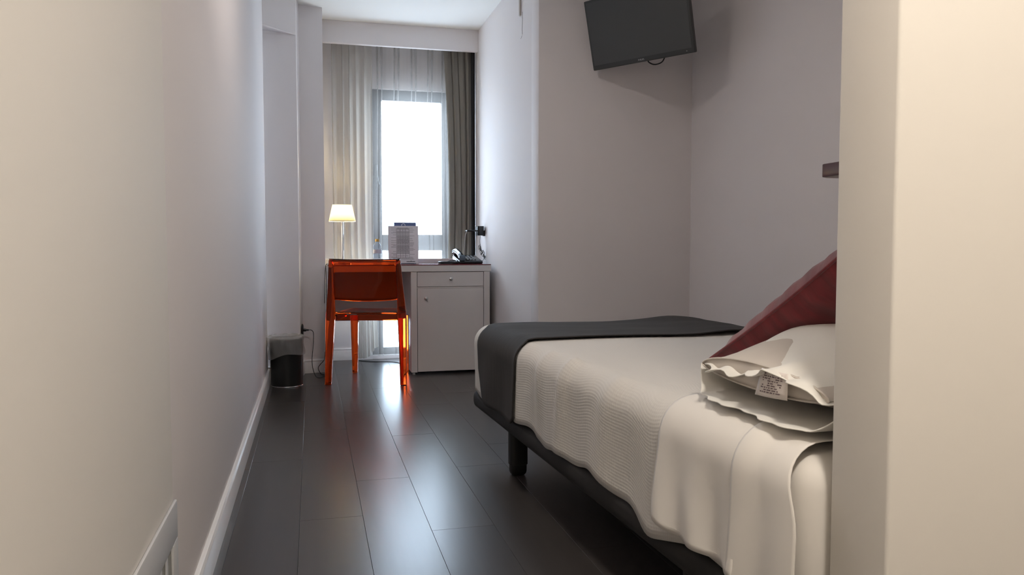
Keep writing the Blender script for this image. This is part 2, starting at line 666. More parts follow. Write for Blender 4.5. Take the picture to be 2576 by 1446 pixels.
hb.build('window_handle', 'matt_black', win, smooth=40)

# thin plaster crack and a trunking end high on the alcove wall
ck = MB()
ck.tube([(XA - 0.0005, 4.600, 2.30), (XA - 0.0005, 4.597, 2.255), (XA - 0.0005, 4.603, 2.20), (XA - 0.0005, 4.60, 2.165)], 0.0014, 4)
ck.tube([(XA - 0.0005, 4.605, 2.160), (XA - 0.0005, 4.635, 2.148)], 0.0010, 4)
ck.build('crack', 'crack', wa)
tr = MB().box(XA - 0.011, XA, 4.625, 4.648, 2.285, CEIL - 0.001).build('cable_trunking', 'trunking', bevel=0.002, seg=1)
tag(tr, 'thin beige cable trunking high on the wall left of the television', 'trunking')

# ------------------------------------------------------------------ ceiling lamps (they light the hall and the bedroom)
def ceiling_lamp(name, loc, r, col, strength, label):
    t = empty(name, loc)
    MB().lathe([(r, 0), (r + 0.02, -0.004), (r + 0.02, -0.035), (r, -0.045)], 40).build('lamp_rim', 'steel', t, smooth=40)
    MB().lathe([(0.001, -0.052), (r * 0.6, -0.049), (r, -0.040)], 40).build('diffuser', emit(name + '_glow', col, strength), t, smooth=60)
    tag(t, label, 'ceiling lamp')
    return t


ceiling_lamp('hall_ceiling_lamp', (0.58, 0.10, CEIL), 0.16, (1.0, 0.91, 0.80), HALL_LAMP, 'round ceiling lamp in the entrance hall, warm white')
ceiling_lamp('bedroom_ceiling_lamp', (0.34, 2.80, CEIL), 0.15, (1.0, 0.91, 0.84), ROOM_LAMP, 'round ceiling lamp above the bed side in the bedroom')

# ------------------------------------------------------------------ low ventilation grille on the near left wall
vg = empty('ventilation_grille', (-0.25, 1.20, 0.22))
X = 0.006
g = MB()
g.box(0, X, -0.30, 0.299, 0.135, 0.205)
g.box(0, X, -0.30, 0.299, -0.02, 0.02)
g.box(0, X, 0.250, 0.299, 0.02, 0.135)
g.box(0, X, -0.30, -0.235, 0.02, 0.135)
g.build('grille_frame', 'vent', vg, bevel=0.0025, seg=2, smooth=40)
MB().box(0.0005, 0.002, -0.235, 0.250, 0.02, 0.135).build('duct_back', 'vent_dark', vg)
for i in range(9):
    yy = 0.205 - 0.052 * i
    MB().box(0.002, 0.0045, yy - 0.018, yy, 0.02, 0.135).build('slat', 'vent', vg, bevel=0.0015, seg=1)
tag(vg, 'white plastic ventilation grille low on the near left wall', 'grille')

# ================================================================== BED
BO = (0.785, 1.098, 0)
BR = R(2.5)
BW, BL = 1.05, 2.25
ZF0, ZF1, ZM = 0.172, 0.252, 0.532

bed = empty('platform_bed', BO, BR)
tag(bed, 'black upholstered low bed base standing on dark legs', 'bed')
fb = MB().box(-0.005, BW + 0.005, 0.0, BL + 0.012, ZF0, ZF1)
fo = fb.build('bed_frame', 'bed_black', bed, bevel=0.030, seg=4, smooth=50)


def leg_mesh():
    # flat oval leg with a narrower rounded foot
    mb = MB()
    def ring(hx, hy, z, n=24):
        pts = []
        for i in range(n):
            a = 2 * PI * i / n
            c, s = math.cos(a), math.sin(a)
            e = 0.5
            pts.append((math.copysign(abs(c) ** e, c) * hx, math.copysign(abs(s) ** e, s) * hy, z))
        return pts
    rings = [ring(0.036, 0.026, ZF0 + 0.02), ring(0.036, 0.026, 0.055), ring(0.036, 0.026, 0.044), ring(0.0325, 0.0235, 0.042),
             ring(0.0325, 0.0235, 0.018), ring(0.030, 0.021, 0.008), ring(0.022, 0.015, 0.0)]
    mb.grid([r + [r[0]] for r in rings])
    n = 25
    mb.f.append(tuple(range((len(rings) - 1) * n, (len(rings) - 1) * n + 24)))
    return mb


for (lx, ly) in ((0.055, BL - 0.48), (BW - 0.055, BL - 0.48), (0.055, 0.42), (BW - 0.055, 0.42)):
    leg_mesh().build('leg', 'leg_black', bed, smooth=40, loc=(lx, ly, 0))

# mattress under the covers (bare near the pillow end)
mt = MB().box(0.004, BW - 0.004, 0.004, BL - 0.006, ZF1 + 0.001, ZM - 0.006).build('mattress', 'sheet', bevel=0.055, seg=5, smooth=60)
mt.location = BO
mt.rotation_euler = (0, 0, BR)
tag(mt, 'white mattress in a fitted sheet lying on the black bed base', 'mattress')


def section(o, zl, zr, r=0.065, ns=10, na=8, nt=26, inset=0.0, flare=0.0):
    """cross-section of a cloth over the mattress, offset o from it; list of (x, z, s, nx, nz)"""
    rr = r + o
    x0, x1, zt = -o + inset, BW + o - inset, ZM + o - inset
    pts = []
    for i in range(ns):
        t = i / ns
        z = zl + (zt - rr - zl) * t
        pts.append((x0 - flare * (1 - t), z, -1, 0))
    for i in range(na):
        a = (i / na) * PI / 2
        pts.append((x0 + rr - rr * math.cos(a), zt - rr + rr * math.sin(a), -math.cos(a), math.sin(a)))
    for i in range(nt + 1):
        t = i / nt
        pts.append((x0 + rr + (x1 - x0 - 2 * rr) * t, zt, 0, 1))
    for i in range(1, na + 1):
        a = PI / 2 - (i / na) * PI / 2
        pts.append((x1 - rr + rr * math.cos(a), zt - rr + rr * math.sin(a), math.cos(a), math.sin(a)))
    for i in range(1, ns + 1):
        t = 1 - i / ns
        z = zr + (zt - rr - zr) * t
        pts.append((x1 + flare * (1 - t), z, 1, 0))
    return pts


def drape(name, mat, ys, o, zl, zr, disp=None, thick=0.003, foot=False, parent=None, ysh=None, r=0.065, flare=0.0, ns=10, cut=None):
    rows, uvs = [], []
    for y in ys:
        sec = section(o, zl(y), zr(y), r=r, flare=flare, ns=ns)
        if cut:
            sec = sec[:cut]
        row = []
        s = 0.0
        px = None
        for k, (x, z, nx, nz) in enumerate(sec):
            d = disp(y, x, z, nx, nz) if disp else 0.0
            yy = y + (ysh(y, x, z) if ysh else 0.0)
            p = (x + nx * d, yy, z + nz * d)
            if px is not None:
                s += math.hypot(x - px[0], z - px[1])
            px = (x, z)
            uvs.append((s, y))
            row.append(p)
        rows.append(row)
    if foot:
        y1 = ys[-1]
        rr = 0.05 + o
        for i in range(1, 7):
            a = i / 6 * PI / 2
            ins = rr * (1 - math.cos(a))
            y = y1 + rr * math.sin(a)
            sec = section(o, zl(y1), zr(y1), r=r, inset=ins, ns=ns)
            row = []
            s = 0
            px = None
            for (x, z, nx, nz) in sec:
                d = disp(y1, x, z, nx, nz) * math.cos(a) if disp else 0
                row.append((x + nx * d, y, z + nz * d))
                if px is not None:
                    s += math.hypot(x - px[0], z - px[1])
                px = (x, z)
                uvs.append((s, y1 + rr * a))
            rows.append(row)
    mb = MB().grid(rows)
    if foot:
        n = len(rows[0])
        mb.f.append(tuple((len(rows) - 1) * n + k for k in range(n)))
    ob = mb.build(name, mat, parent, smooth=60, uv=uvs, recalc=False)
    # make normals face outwards (grid orientation is fixed: flip if needed)
    ob.data.flip_normals()
    if thick:
        solidify(ob, thick, -1.0)
    return ob


def lin(a, b, n):
    return [a + (b - a) * i / (n - 1) for i in range(n)]


# white waffle coverlet
def cov_disp(y, x, z, nx, nz):
    d = 0.004 * noise.noise(Vector((x * 3, y * 3, z * 4)))
    if nx < -0.3:   # left side: soft vertical folds and a bulge where it was tucked
        low = sstep(0.50, 0.28, z)
        d += 0.007 * math.sin(y * 17 + 1.5 * noise.noise(Vector((y * 2, z * 3, 0)))) * low
        for yc, amp, w in ((1.12, 0.020, 0.035), (1.34, 0.010, 0.03), (0.80, 0.012, 0.05), (1.55, 0.008, 0.04)):
            d += amp * math.exp(-((y - yc - (0.40 - z) * 0.15) / w) ** 2) * (0.4 + 0.6 * sstep(0.28, 0.46, z))
    if nz > 0.9:
        d += 0.004 * noise.noise(Vector((x * 2.2, y * 1.7, 5)))
    return d


cov = drape('coverlet', 'waffle', lin(0.10, BL - 0.056, 110), 0.006,
            lambda y: 0.250 + 0.010 * math.sin(y * 9) + 0.008 * math.sin(y * 23) - 0.030 * math.exp(-((y - 0.56) / 0.07) ** 2),
            lambda y: 0.26, cov_disp, 0.003, foot=True)
cov.location = BO
cov.rotation_euler = (0, 0, BR)
tag(cov, 'white waffle-weave coverlet spread over the bed and hanging down its side', 'coverlet')

# dark bed runner across the foot
def run_disp(y, x, z, nx, nz):
    d = cov_disp(y, x, z, nx, nz) + 0.003
    if nz > 0.9:
        d += 0.003 * (1 + noise.noise(Vector((x * 5, y * 9, 2))))
        d += 0.010 * math.exp(-((x - 0.88) / 0.12) ** 2)
    if nx > 0.3:
        d += 0.06 * sstep(0.52, 0.30, z)
    return d


RY0, RY1 = BL - 0.68, BL - 0.135


def run_zl(y):
    t = (y - RY0) / (RY1 - RY0)
    return 0.238 + 0.13 * max(0, (t - 0.72) / 0.28) ** 2 + 0.03 * max(0, (0.10 - t) / 0.10) ** 2


run = drape('bed_runner', 'runner', lin(RY0, RY1, 44), 0.012, run_zl, lambda y: 0.22, run_disp, 0.004, ns=14)
run.location = BO
run.rotation_euler = (0, 0, BR)
tag(run, 'charcoal woven bed runner laid across the foot of the bed', 'bed runner')

# top sheet folded over near the pillow, hanging down the side in two layers
fs = empty('flat_sheet', BO, BR)
tag(fs, 'smooth white flat sheet hanging over the bed side below the pillow', 'sheet')


def fold_disp(y, x, z, nx, nz):
    d = cov_disp(y, x, z, nx, nz) + 0.004
    if nx < -0.3:
        low = sstep(0.52, 0.25, z)
        d += 0.010 * low * math.sin(y * 46 + 0.8 * math.sin(z * 12)) + 0.012 * low
    return d


drape('sheet_body', 'sheet', lin(0.16, 0.475, 40), 0.013, lambda y: 0.282 - 0.012 * sstep(0.475, 0.40, y), lambda y: 0.30, fold_disp, 0.002, parent=fs, ns=16, cut=32)


def fold2_disp(y, x, z, nx, nz):
    d = 0.003 + 0.010 * sstep(0.09, 0.165, y) + 0.5 * cov_disp(y, x, z, nx, nz)
    if nx < -0.3:
        low = sstep(0.54, 0.20, z)
        d += 0.007 * low * math.sin(y * 38 + 0.6) + 0.006 * low
    return d


drape('sheet_fold', 'sheet', lin(-0.002, 0.180, 26), 0.013, lambda y: 0.11 + 0.05 * y, lambda y: 0.30, fold2_disp, 0.002, parent=fs, ns=18, cut=30,
      ysh=lambda y, x, z: (0.045 * sstep(0.40, 0.56, z)) * (1 - y / 0.18))
hm = MB()
for dz in (0.0, 0.012):
    pts = []
    for i in range(24):
        y = 0.18 + 0.29 * i / 23
        z = 0.294 - 0.012 * sstep(0.475, 0.40, y) + dz
        pts.append((-0.013 - fold_disp(y, -0.013, z, -1, 0) - 0.001, y, z))
    hm.tube(pts, 0.0012, 5)
hm.build('hem_stitch', 'sheet', fs, smooth=50)

# ------------------------------------------------------------------ pillow with its open case
pw = empty('bed_pillow', (0.812, 1.338, 0.556))
tag(pw, 'white bed pillow with an open case showing the insert and care label', 'pillow')
PD = 0.235          # half depth along the bed
ZP = 0.064          # height of the tip seam above the mattress
PLX = 0.74


def alm(t, p=0.75):
    return max(0.0, 1 - abs(t) ** 2.1) ** p


def edge_z(t):      # droop of the free upper edge
    y = t
    return 0.004 + 0.030 * math.exp(-((y + 0.45) / 0.45) ** 2) - 0.02 * sstep(-0.75, -1.0, y)


rows = []
NT, NX = 56, 46
for i in range(NX):
    s = i / (NX - 1)
    sx = s ** 1.4
    x = sx * PLX
    row = []
    for j in range(NT):
        t = -1 + 2 * j / (NT - 1)
        grow = sstep(0.0, 0.20, x)
        endf = 1 - max(0, (x - 0.50) / (PLX - 0.50)) ** 2.2
        a = 0.105 * alm(t) * grow * max(0, endf) ** 0.6
        z = ZP + a + (1 - grow) * edge_z(t) * alm(t, 0.5)
        wav = (1 - sstep(0, 0.10, x))
        xx = x + wav * (0.012 * math.sin(t * 9.0 + 0.5) + 0.008 * math.sin(t * 21)) - 0.018 * wav * math.exp(-((t + 0.62) / 0.14) ** 2) + 0.05 * abs(t) ** 6
        z += wav * 0.006 * math.sin(t * 17 + 1.0) * alm(t, 0.5)
        z += 0.006 * noise.noise(Vector((x * 9, t * 3, 1))) * alm(t)
        yy = t * PD * (1 - 0.03 * grow)
        row.append((xx, yy, z))
    rows.append(row)
o = MB().grid(rows).build('pillowcase_upper', 'pillow_linen', pw, smooth=70, recalc=False)
solidify(o, 0.0022, -1)
rows = []
for i in range(NX):
    s = i / (NX - 1)
    x = (s ** 1.4) * PLX
    row = []
    for j in range(NT):
        t = -1 + 2 * j / (NT - 1)
        grow = sstep(0.0, 0.16, x)
        endf = 1 - max(0, (x - 0.50) / (PLX - 0.50)) ** 2.2
        b = (0.064 - 0.004 * grow) * min(1, 1.5 * alm(t, 0.55)) * max(0, endf) ** 0.6
        wav = (1 - sstep(0, 0.07, x))
        xx = x - 0.010 + wav * (0.006 * math.sin(t * 8 + 2) + 0.004 * math.sin(t * 23)) + 0.05 * abs(t) ** 6
        row.append((xx, t * PD, max(0.0105, ZP - b + wav * 0.004 * math.sin(t * 15))))
    rows.append(row)
o = MB().grid(rows).build('pillowcase_lower', 'pillow_linen', pw, smooth=70, recalc=False)
solidify(o, 0.0022, 1)
# insert: an almond section with a boxed end
ins = MB()
rows = []
for i in range(18):
    s = i / 17
    x = 0.030 + s * 0.5
    hth = 0.031 + 0.055 * sstep(0.0, 0.14, s * 0.5)
    row = []
    n = 40
    for k in range(n):
        a = 2 * PI * k / n
        c, sn = math.cos(a), math.sin(a)
        t = c
        zz = math.copysign(alm(t, 0.6) * hth, sn) if abs(sn) > 1e-6 else 0
        lower = 0.62 if sn < 0 else 1.0
        row.append((x, t * PD * 0.93, ZP + 0.004 + zz * lower))
    rows.append(row + [row[0]])
ins.grid(rows)
n = 41
ins.v.append((0.020, -0.02, ZP + 0.008))
ci = len(ins.v) - 1
for k in range(40):
    ins.f.append((ci, k + 1, k))
io = ins.build('pillow_insert', 'ticking', pw, smooth=50)
# seam piping round the insert end
first = rows[0][:-1]
MB().tube([(x - 0.002, y, z) for x, y, z in first] + [(first[0][0] - 0.002, first[0][1], first[0][2])], 0.0022, 6, cap=False).build('piping', 'ticking', io, smooth=60)
# care label with rows of print
lb = MB()
cs = [(0.010, -0.022, ZP - 0.020), (0.009, -0.128, ZP - 0.012), (0.012, -0.125, ZP + 0.036), (0.013, -0.040, ZP + 0.034)]
LC = [Vector(c) for c in cs]


def on_label(u, v, off=0.0):
    p = LC[0] * (1 - u) * (1 - v) + LC[1] * u * (1 - v) + LC[2] * u * v + LC[3] * (1 - u) * v
    return (p.x - off - 0.004 * math.sin(u * PI), p.y, p.z)


lb.grid([[on_label(i / 8, j / 4) for i in range(9)] for j in range(5)])
lo = lb.build('care_label', 'tag', pw, smooth=60, recalc=False)
lo['label'] = 'white satin care label with printed text'
solidify(lo, 0.0008, 0)
pr = MB()
for rr_ in range(9):
    v = 0.16 + rr_ * 0.085
    u = 0.16 + 0.05 * random.random()
    while u < 0.80:
        l = 0.03 + 0.10 * random.random()
        if random.random() < 0.75:
            pr.grid([[on_label(u, v, 0.0012), on_label(min(0.86, u + l), v, 0.0012)], [on_label(u, v + 0.045, 0.0012), on_label(min(0.86, u + l), v + 0.045, 0.0012)]])
        u += l + 0.03
pr.build('label_print', 'tag_ink', lo)


# ------------------------------------------------------------------ burgundy cushion leaning over the pillow
def cushion(name, mat, s, th, label):
    t = empty(name)
    N = 36
    for sign, nm in ((1, 'cushion_front'), (-1, 'cushion_back')):
        rows = []
        for i in range(N):
            u = -1 + 2 * i / (N - 1)
            row = []
            for j in range(N):
                v = -1 + 2 * j / (N - 1)
                h = ((1 - abs(u) ** 2.6) * (1 - abs(v) ** 2.6))
                h = max(0, h) ** 0.55
                pinch = 1 - 0.045 * (1 - abs(v) ** 2) * abs(u) ** 4
                pinch2 = 1 - 0.045 * (1 - abs(u) ** 2) * abs(v) ** 4
                d = h * th / 2
                wr = 0.006 * noise.noise(Vector((u * 3, v * 3, sign * 4))) * h + 0.004 * math.sin(v * 26 + u * 5) * (1 - h) * (1 if h > 0.02 else 0)
                row.append((u * s / 2 * pinch, v * s / 2 * pinch2, sign * (d + wr * (1 if h > 0 else 0))))
            rows.append(row)
        o = MB().grid(rows).build(nm, mat, t, smooth=75, recalc=False)
        if sign < 0:
            o.data.flip_normals()
    ring = []
    for side in range(4):
        for i in range(20):
            q = -1 + 2 * i / 20
            u, v = [(q, -1), (1, q), (-q, 1), (-1, -q)][side]
            pinch = 1 - 0.045 * (1 - abs(v) ** 2) * abs(u) ** 4
            pinch2 = 1 - 0.045 * (1 - abs(u) ** 2) * abs(v) ** 4
            ring.append((u * s / 2 * pinch, v * s / 2 * pinch2, 0))
    ring.append(ring[0])
    MB().tube(ring, 0.0035, 6, cap=False).build('cushion_seam', mat, t, smooth=60)
    tag(t, label, 'cushion')
    return t


cu = cushion('throw_cushion', 'burgundy', 0.62, 0.165, 'burgundy red square cushion leaning behind the white pillow')
cu.location = (1.265, 1.455, 0.750)
cu.rotation_euler = (R(-31), R(3), R(2))

# ------------------------------------------------------------------ bedside shelf on the right wall
sh = empty('wall_shelf', (XR, 2.40, 1.155))
poly = []
w_, l_, rc = 0.25, 0.29, 0.028
pts = [(0, -l_), (0, l_), (-w_, l_), (-w_, -l_)]
poly = [(0, -l_), (0, l_)]
for k in range(7):
    a = PI / 2 + k / 6 * PI / 2
    poly.append((-w_ + rc + rc * math.cos(a), l_ - rc + rc * math.sin(a)))
for k in range(7):
    a = PI + k / 6 * PI / 2
    poly.append((-w_ + rc + rc * math.cos(a), -l_ + rc + rc * math.sin(a)))
MB().prism(poly, 0.002, 0.053).build('shelf_board', 'shelf', sh, bevel=0.003, seg=2, smooth=45)
MB().prism([(x * 0.97, y * 0.97) for x, y in poly], 0.0, 0.0018).build('shelf_underside', 'shelf_under', sh)
tag(sh, 'plum brown glossy wall shelf with rounded corners above the bed', 'shelf')

# ================================================================== TELEVISION
tv = empty('television', (1.692, 3.90, 2.057))
tv.rotation_mode = 'XYZ'
Mz = Matrix.Rotation(-0.984, 4, 'Z') @ Matrix.Rotation(0.262, 4, 'X')
tv.matrix_world = Matrix.Translation((1.692, 3.90, 2.057)) @ Mz
TW, TH = 0.638, 0.375
MB().box(-TW / 2, TW / 2, 0.0, 0.028, -TH / 2, TH / 2).build('television_housing', 'tv_body', tv, bevel=0.006, seg=3, smooth=45)
MB().box(-TW / 2 + 0.10, TW / 2 - 0.10, 0.028, 0.055, -TH / 2 + 0.05, TH / 2 - 0.08).build('rear_cover', 'tv_body', tv, bevel=0.010, seg=2, smooth=45)
MB().box(-TW / 2 + 0.014, TW / 2 - 0.014, -0.0012, 0.0, -TH / 2 + 0.026, TH / 2 - 0.014).build('screen', 'tv_screen', tv)
MB().box(TW / 2 - 0.046, TW / 2 - 0.042, -0.0015, 0.0, -TH / 2 + 0.012, -TH / 2 + 0.016).build('indicator_light', 'silver', tv)


def text_mesh(name, s, size, mat, parent, mtx, th=0.0004):
    cu_ = bpy.data.curves.new(name, 'FONT')
    cu_.body = s
    cu_.size = size
    cu_.align_x = 'CENTER'
    cu_.align_y = 'CENTER'
    cu_.extrude = th
    ob = bpy.data.objects.new(name, cu_)
    COL.objects.link(ob)
    bpy.context.view_layer.update()
    me = bpy.data.meshes.new_from_object(ob)
    bpy.data.objects.remove(ob)
    me.materials.clear()
    o = link(name, me, mat, parent)
    o.matrix_local = mtx
    return o


text_mesh('brand_lettering', 'PHILIPS', 0.012, 'silver', tv, Matrix.Translation((0.0, -0.0012, -TH / 2 + 0.013)) @ Matrix.Rotation(PI / 2, 4, 'X'))
# swing arm to the wall and plate
Mi = tv.matrix_world.inverted()
arm = MB()
wp = Vector((1.80, YT, 2.06))
bp = tv.matrix_world @ Vector((0, 0.055, 0))
arm.tube([Mi @ bp, Mi @ ((bp + wp) / 2 + Vector((0.10, 0, 0))), Mi @ (wp + Vector((0, -0.02, 0)))], 0.016, 10)
arm.build('swing_arm', 'matt_black', tv, smooth=50)
wpl = MB()
wpl.box(1.76, 1.84, YT - 0.02, YT - 0.0005, 1.97, 2.15)
wpl.v = [tuple(Mi @ Vector(v)) for v in wpl.v]
wpl.build('wall_bracket', 'matt_black', tv, bevel=0.003, seg=1)
cb = [(0.00, 0.045, -0.16), (0.015, 0.05, -0.195), (0.05, 0.05, -0.212), (0.095, 0.05, -0.205), (0.125, 0.048, -0.17)]
MB().tube(spline(cb, 6), 0.0035, 8).build('cable_loop', 'cable', tv, smooth=60)
tag(tv, 'flat black television swung out on an arm high above the bed', 'television')

# ================================================================== DESK
DX0, DX1, DY0, DY1, DZ = 0.094, 1.214, 5.30, 5.845, 0.755
dk = empty('desk', ((DX0 + DX1) / 2, DY0, 0))
tag(dk, 'white laminate writing desk with a drawer and cupboard by the window', 'desk')
dxo = (DX0 + DX1) / 2


def dpart(name, x0, x1, y0, y1, z0, z1, mat='laminate', bevel=0.0015, parent=None):
    return MB().box(x0 - dxo, x1 - dxo, y0 - DY0, y1 - DY0, z0, z1).build(name, mat, parent or dk, bevel=bevel, seg=1)


dpart('desk_top', DX0, DX1, DY0, DY1, DZ - 0.043, DZ)
dpart('side_panel', DX0 + 0.002, DX0 + 0.022, DY0 + 0.012, DY1, 0.004, DZ - 0.0435)
dpart('side_panel', 0.652, 0.694, DY0 + 0.006, DY1, 0.016, DZ - 0.0435)
dpart('side_panel', 1.163, 1.206, DY0 + 0.006, DY1, 0.016, DZ - 0.0435)
dpart('back_panel', DX0, DX1, DY1, DY1 + 0.020, 0.335, DZ + 0.038)
dpart('cabinet_back', 0.695, 1.162, DY1 - 0.02, DY1 - 0.001, 0.016, DZ - 0.0435)
dpart('cabinet_base', 0.695, 1.162, DY0 + 0.03, DY1 - 0.021, 0.016, 0.034)
for fx in (0.673, 1.185):
    for fy in (DY0 + 0.03, DY1 - 0.03):
        MB().lathe([(0.001, 0.0), (0.012, 0.0), (0.012, 0.012), (0.008, 0.0165)], 14, fx - dxo, fy - DY0).build('foot', 'steel', dk, smooth=40)


def knob(parent, x, z):
    mb = MB().lathe([(0.001, 0.0235), (0.009, 0.023), (0.0125, 0.020), (0.0125, 0.016), (0.006, 0.012), (0.006, 0.0)], 24)
    mb.v = [(x - dxo + a, 0.008 - c, z + b) for a, b, c in mb.v]
    return mb.build('knob', 'steel', parent, smooth=40)


dr = dpart('drawer', 0.697, 1.160, DY0 + 0.008, DY1 - 0.05, 0.608, DZ - 0.046)
knob(dr, 0.928, 0.660)
dd = dpart('door', 0.697, 1.160, DY0 + 0.008, DY0 + 0.028, 0.020, 0.595)
knob(dd, 0.754, 0.527)
dpart('rail', 0.695, 1.162, DY0 + 0.012, DY0 + 0.03, 0.596, 0.606)

mat_ = MB().box(DX0 + 0.004, DX1 - 0.001, DY0 - 0.001, DY1 - 0.002, DZ + 0.0004, DZ + 0.0060).build('desk_glass', 'red_glass', bevel=0.0008, seg=1)
tag(mat_, 'dark plum glass sheet covering the white desk top', 'desk mat')
DT = DZ + 0.0061

# ------------------------------------------------------------------ table lamp
lx, ly = 0.212, 5.69
lamp = empty('table_lamp', (lx, ly, DT))
MB().lathe([(0.001, 0.0), (0.062, 0.0), (0.064, 0.004), (0.062, 0.010), (0.02, 0.014), (0.001, 0.016)], 40).build('lamp_base', 'chrome', lamp, smooth=40)
MB().lathe([(0.0075, 0.014), (0.0075, 0.300)], 20, close=True).build('lamp_pole', 'chrome', lamp, smooth=50)
MB().lathe([(0.001, 0.30), (0.017, 0.30), (0.017, 0.335), (0.010, 0.345), (0.001, 0.345)], 20).build('bulb_holder', 'steel', lamp, smooth=40)


def shade_material():
    m, nt, out = nmat('lit_cream_lampshade')
    d = nt.nodes.new('ShaderNodeBsdfDiffuse')
    d.inputs['Color'].default_value = (0.85, 0.80, 0.68, 1)
    t = nt.nodes.new('ShaderNodeBsdfTranslucent')
    t.inputs['Color'].default_value = (0.95, 0.90, 0.70, 1)
    mx = nt.nodes.new('ShaderNodeMixShader')
    mx.inputs[0].default_value = 0.6
    nt.links.new(d.outputs[0], mx.inputs[1])
    nt.links.new(t.outputs[0], mx.inputs[2])
    nt.links.new(mx.outputs[0], out.inputs[0])
    return m


so = MB().lathe([(0.094, 0.303), (0.067, 0.420)], 48).build('lamp_shade', shade_material(), lamp, smooth=60, recalc=False)
solidify(so, 0.0015, 0)
for rr_, zz in ((0.094, 0.303), (0.067, 0.420)):
    MB().tube([(rr_ * math.cos(2 * PI * k / 40), rr_ * math.sin(2 * PI * k / 40), zz) for k in range(41)], 0.0015, 6, cap=False).build('shade_rim', 'panel_edge', lamp, smooth=60)
bl = bpy.data.lights.new('bulb', 'POINT')
bl.energy = 2.6
bl.color = (1.0, 0.85, 0.50)
bl.shadow_soft_size = 0.022
bo = bpy.data.objects.new('bulb', bl)
COL.objects.link(bo)
bo.parent = lamp
bo.location = (0, 0, 0.375)
tag(lamp, 'lit table lamp with cream shade and chrome stem on the desk', 'lamp')

# ------------------------------------------------------------------ water bottle
bt = empty('water_bottle', (0.452, 5.62, DT))
prof = [(0.001, 0.0), (0.026, 0.0), (0.030, 0.006), (0.030, 0.018), (0.0285, 0.022), (0.030, 0.027), (0.030, 0.040), (0.0285, 0.044), (0.030, 0.049), (0.030, 0.062),
        (0.0285, 0.066), (0.030, 0.071), (0.030, 0.105), (0.029, 0.112), (0.030, 0.118), (0.026, 0.133), (0.016, 0.150), (0.0125, 0.156), (0.0125, 0.166)]
MB().lathe(prof, 36).build('bottle_body', 'bottle', bt, smooth=50)
MB().lathe([(0.0302, 0.074), (0.0306, 0.074), (0.0306, 0.102), (0.0302, 0.102)], 36).build('bottle_label', 'bottle_label', bt, smooth=50)
MB().lathe([(0.0132, 0.158), (0.0150, 0.158), (0.0150, 0.174), (0.0135, 0.177), (0.001, 0.177)], 28).build('bottle_cap', 'cap', bt, smooth=40)
tag(bt, 'small clear plastic water bottle with a yellow cap on the desk', 'bottle')

# ------------------------------------------------------------------ printed sheet in an acrylic stand
st = empty('acrylic_stand', (0.632, 5.56, DT), R(-3))
tilt = R(-6)
stb = MB()
stb.box(-0.105, 0.105, -0.055, 0.045, 0, 0.003)
stb.build('stand_base', 'acrylic', st, bevel=0.001, seg=1)
so_ = MB().box(-0.107, 0.107, 0.0, 0.0025, 0.003, 0.270).build('stand_back', 'acrylic', st)
so_.rotation_euler = (tilt, 0, 0)
tag(st, 'clear acrylic sign stand holding the printed sheet on the desk', 'stand')
ps = empty('printed_sheet', (0.632, 5.5605, DT + 0.0038), R(-3))
pp = MB().box(-0.107, 0.107, -0.0022, -0.0006, 0.0, 0.268).build('paper', 'paper', ps)
pp.rotation_euler = (tilt, 0, 0)


def print_quads(rects, name, mat, parent, y=-0.0026):
    mb = MB()
    for (x0, x1, z0, z1) in rects:
        mb.add([(x0, y, z0), (x1, y, z0), (x1, y, z1), (x0, y, z1)], [(0, 1, 2, 3)])
    return mb.build(name, mat, parent, recalc=False)


def px(u):
    return -0.107 + 0.214 * u


def pz(v):
    return 0.268 * (1 - v)


lines, light, dark = [], [], []
rnd = random.Random(3)
light.append((px(0.27), px(0.70), pz(0.87), pz(0.06)))
for a, b in ((0.17, 0.30), (0.30, 0.36), (0.38, 0.47), (0.62, 0.66), (0.41, 0.47)):
    pass
vrow = 0.055
while vrow < 0.90:
    if rnd.random() < 0.8:
        x0 = 0.10 + (0.06 if rnd.random() < 0.35 else 0)
        lines.append((px(x0), px(0.26), pz(vrow + 0.007), pz(vrow)))
    if rnd.random() < 0.75:
        x = 0.30
        while x < 0.66:
            l = 0.03 + 0.07 * rnd.random()
            lines.append((px(x), px(min(0.69, x + l)), pz(vrow + 0.007), pz(vrow)))
            x += l + 0.015
    if rnd.random() < 0.5:
        lines.append((px(0.71), px(0.80 + 0.09 * rnd.random()), pz(vrow + 0.007), pz(vrow)))
    vrow += 0.026
for v in (0.05, 0.16, 0.29, 0.375, 0.44, 0.56, 0.60, 0.735, 0.86):
    lines.append((px(0.27), px(0.70), pz(v + 0.004), pz(v)))
for u in (0.27, 0.40, 0.485, 0.57, 0.70):
    lines.append((px(u - 0.003), px(u + 0.003), pz(0.87), pz(0.06)))
white = [(px(0.29), px(0.39), pz(0.85), pz(0.75)), (px(0.41), px(0.56), pz(0.85), pz(0.75)), (px(0.58), px(0.69), pz(0.85), pz(0.75)),
         (px(0.29), px(0.39), pz(0.15), pz(0.10)), (px(0.41), px(0.48), pz(0.15), pz(0.10)), (px(0.50), px(0.56), pz(0.15), pz(0.10)), (px(0.58), px(0.69), pz(0.15), pz(0.10))]
x = 0.60
while x < 0.88:
    l = 0.012 + 0.014 * rnd.random()
    hgt = 0.012 + 0.008 * rnd.random() + (0.02 if abs(x - 0.75) < 0.012 else 0)
    dark.append((px(x), px(x + l), pz(0.965), pz(0.965 - hgt)))
    x += l + 0.004
lines.append((px(0.45), px(0.86), pz(0.895), pz(0.889)))
print_quads(light, 'table_shading', 'ink_light', pp, -0.0024)
for w_q in white:
    print_quads([w_q], 'table_cell', 'paper', pp, -0.0025)
print_quads(lines, 'printed_text', 'ink', pp, -0.0026)
print_quads(dark, 'printed_logo', 'ink_dark', pp, -0.0026)
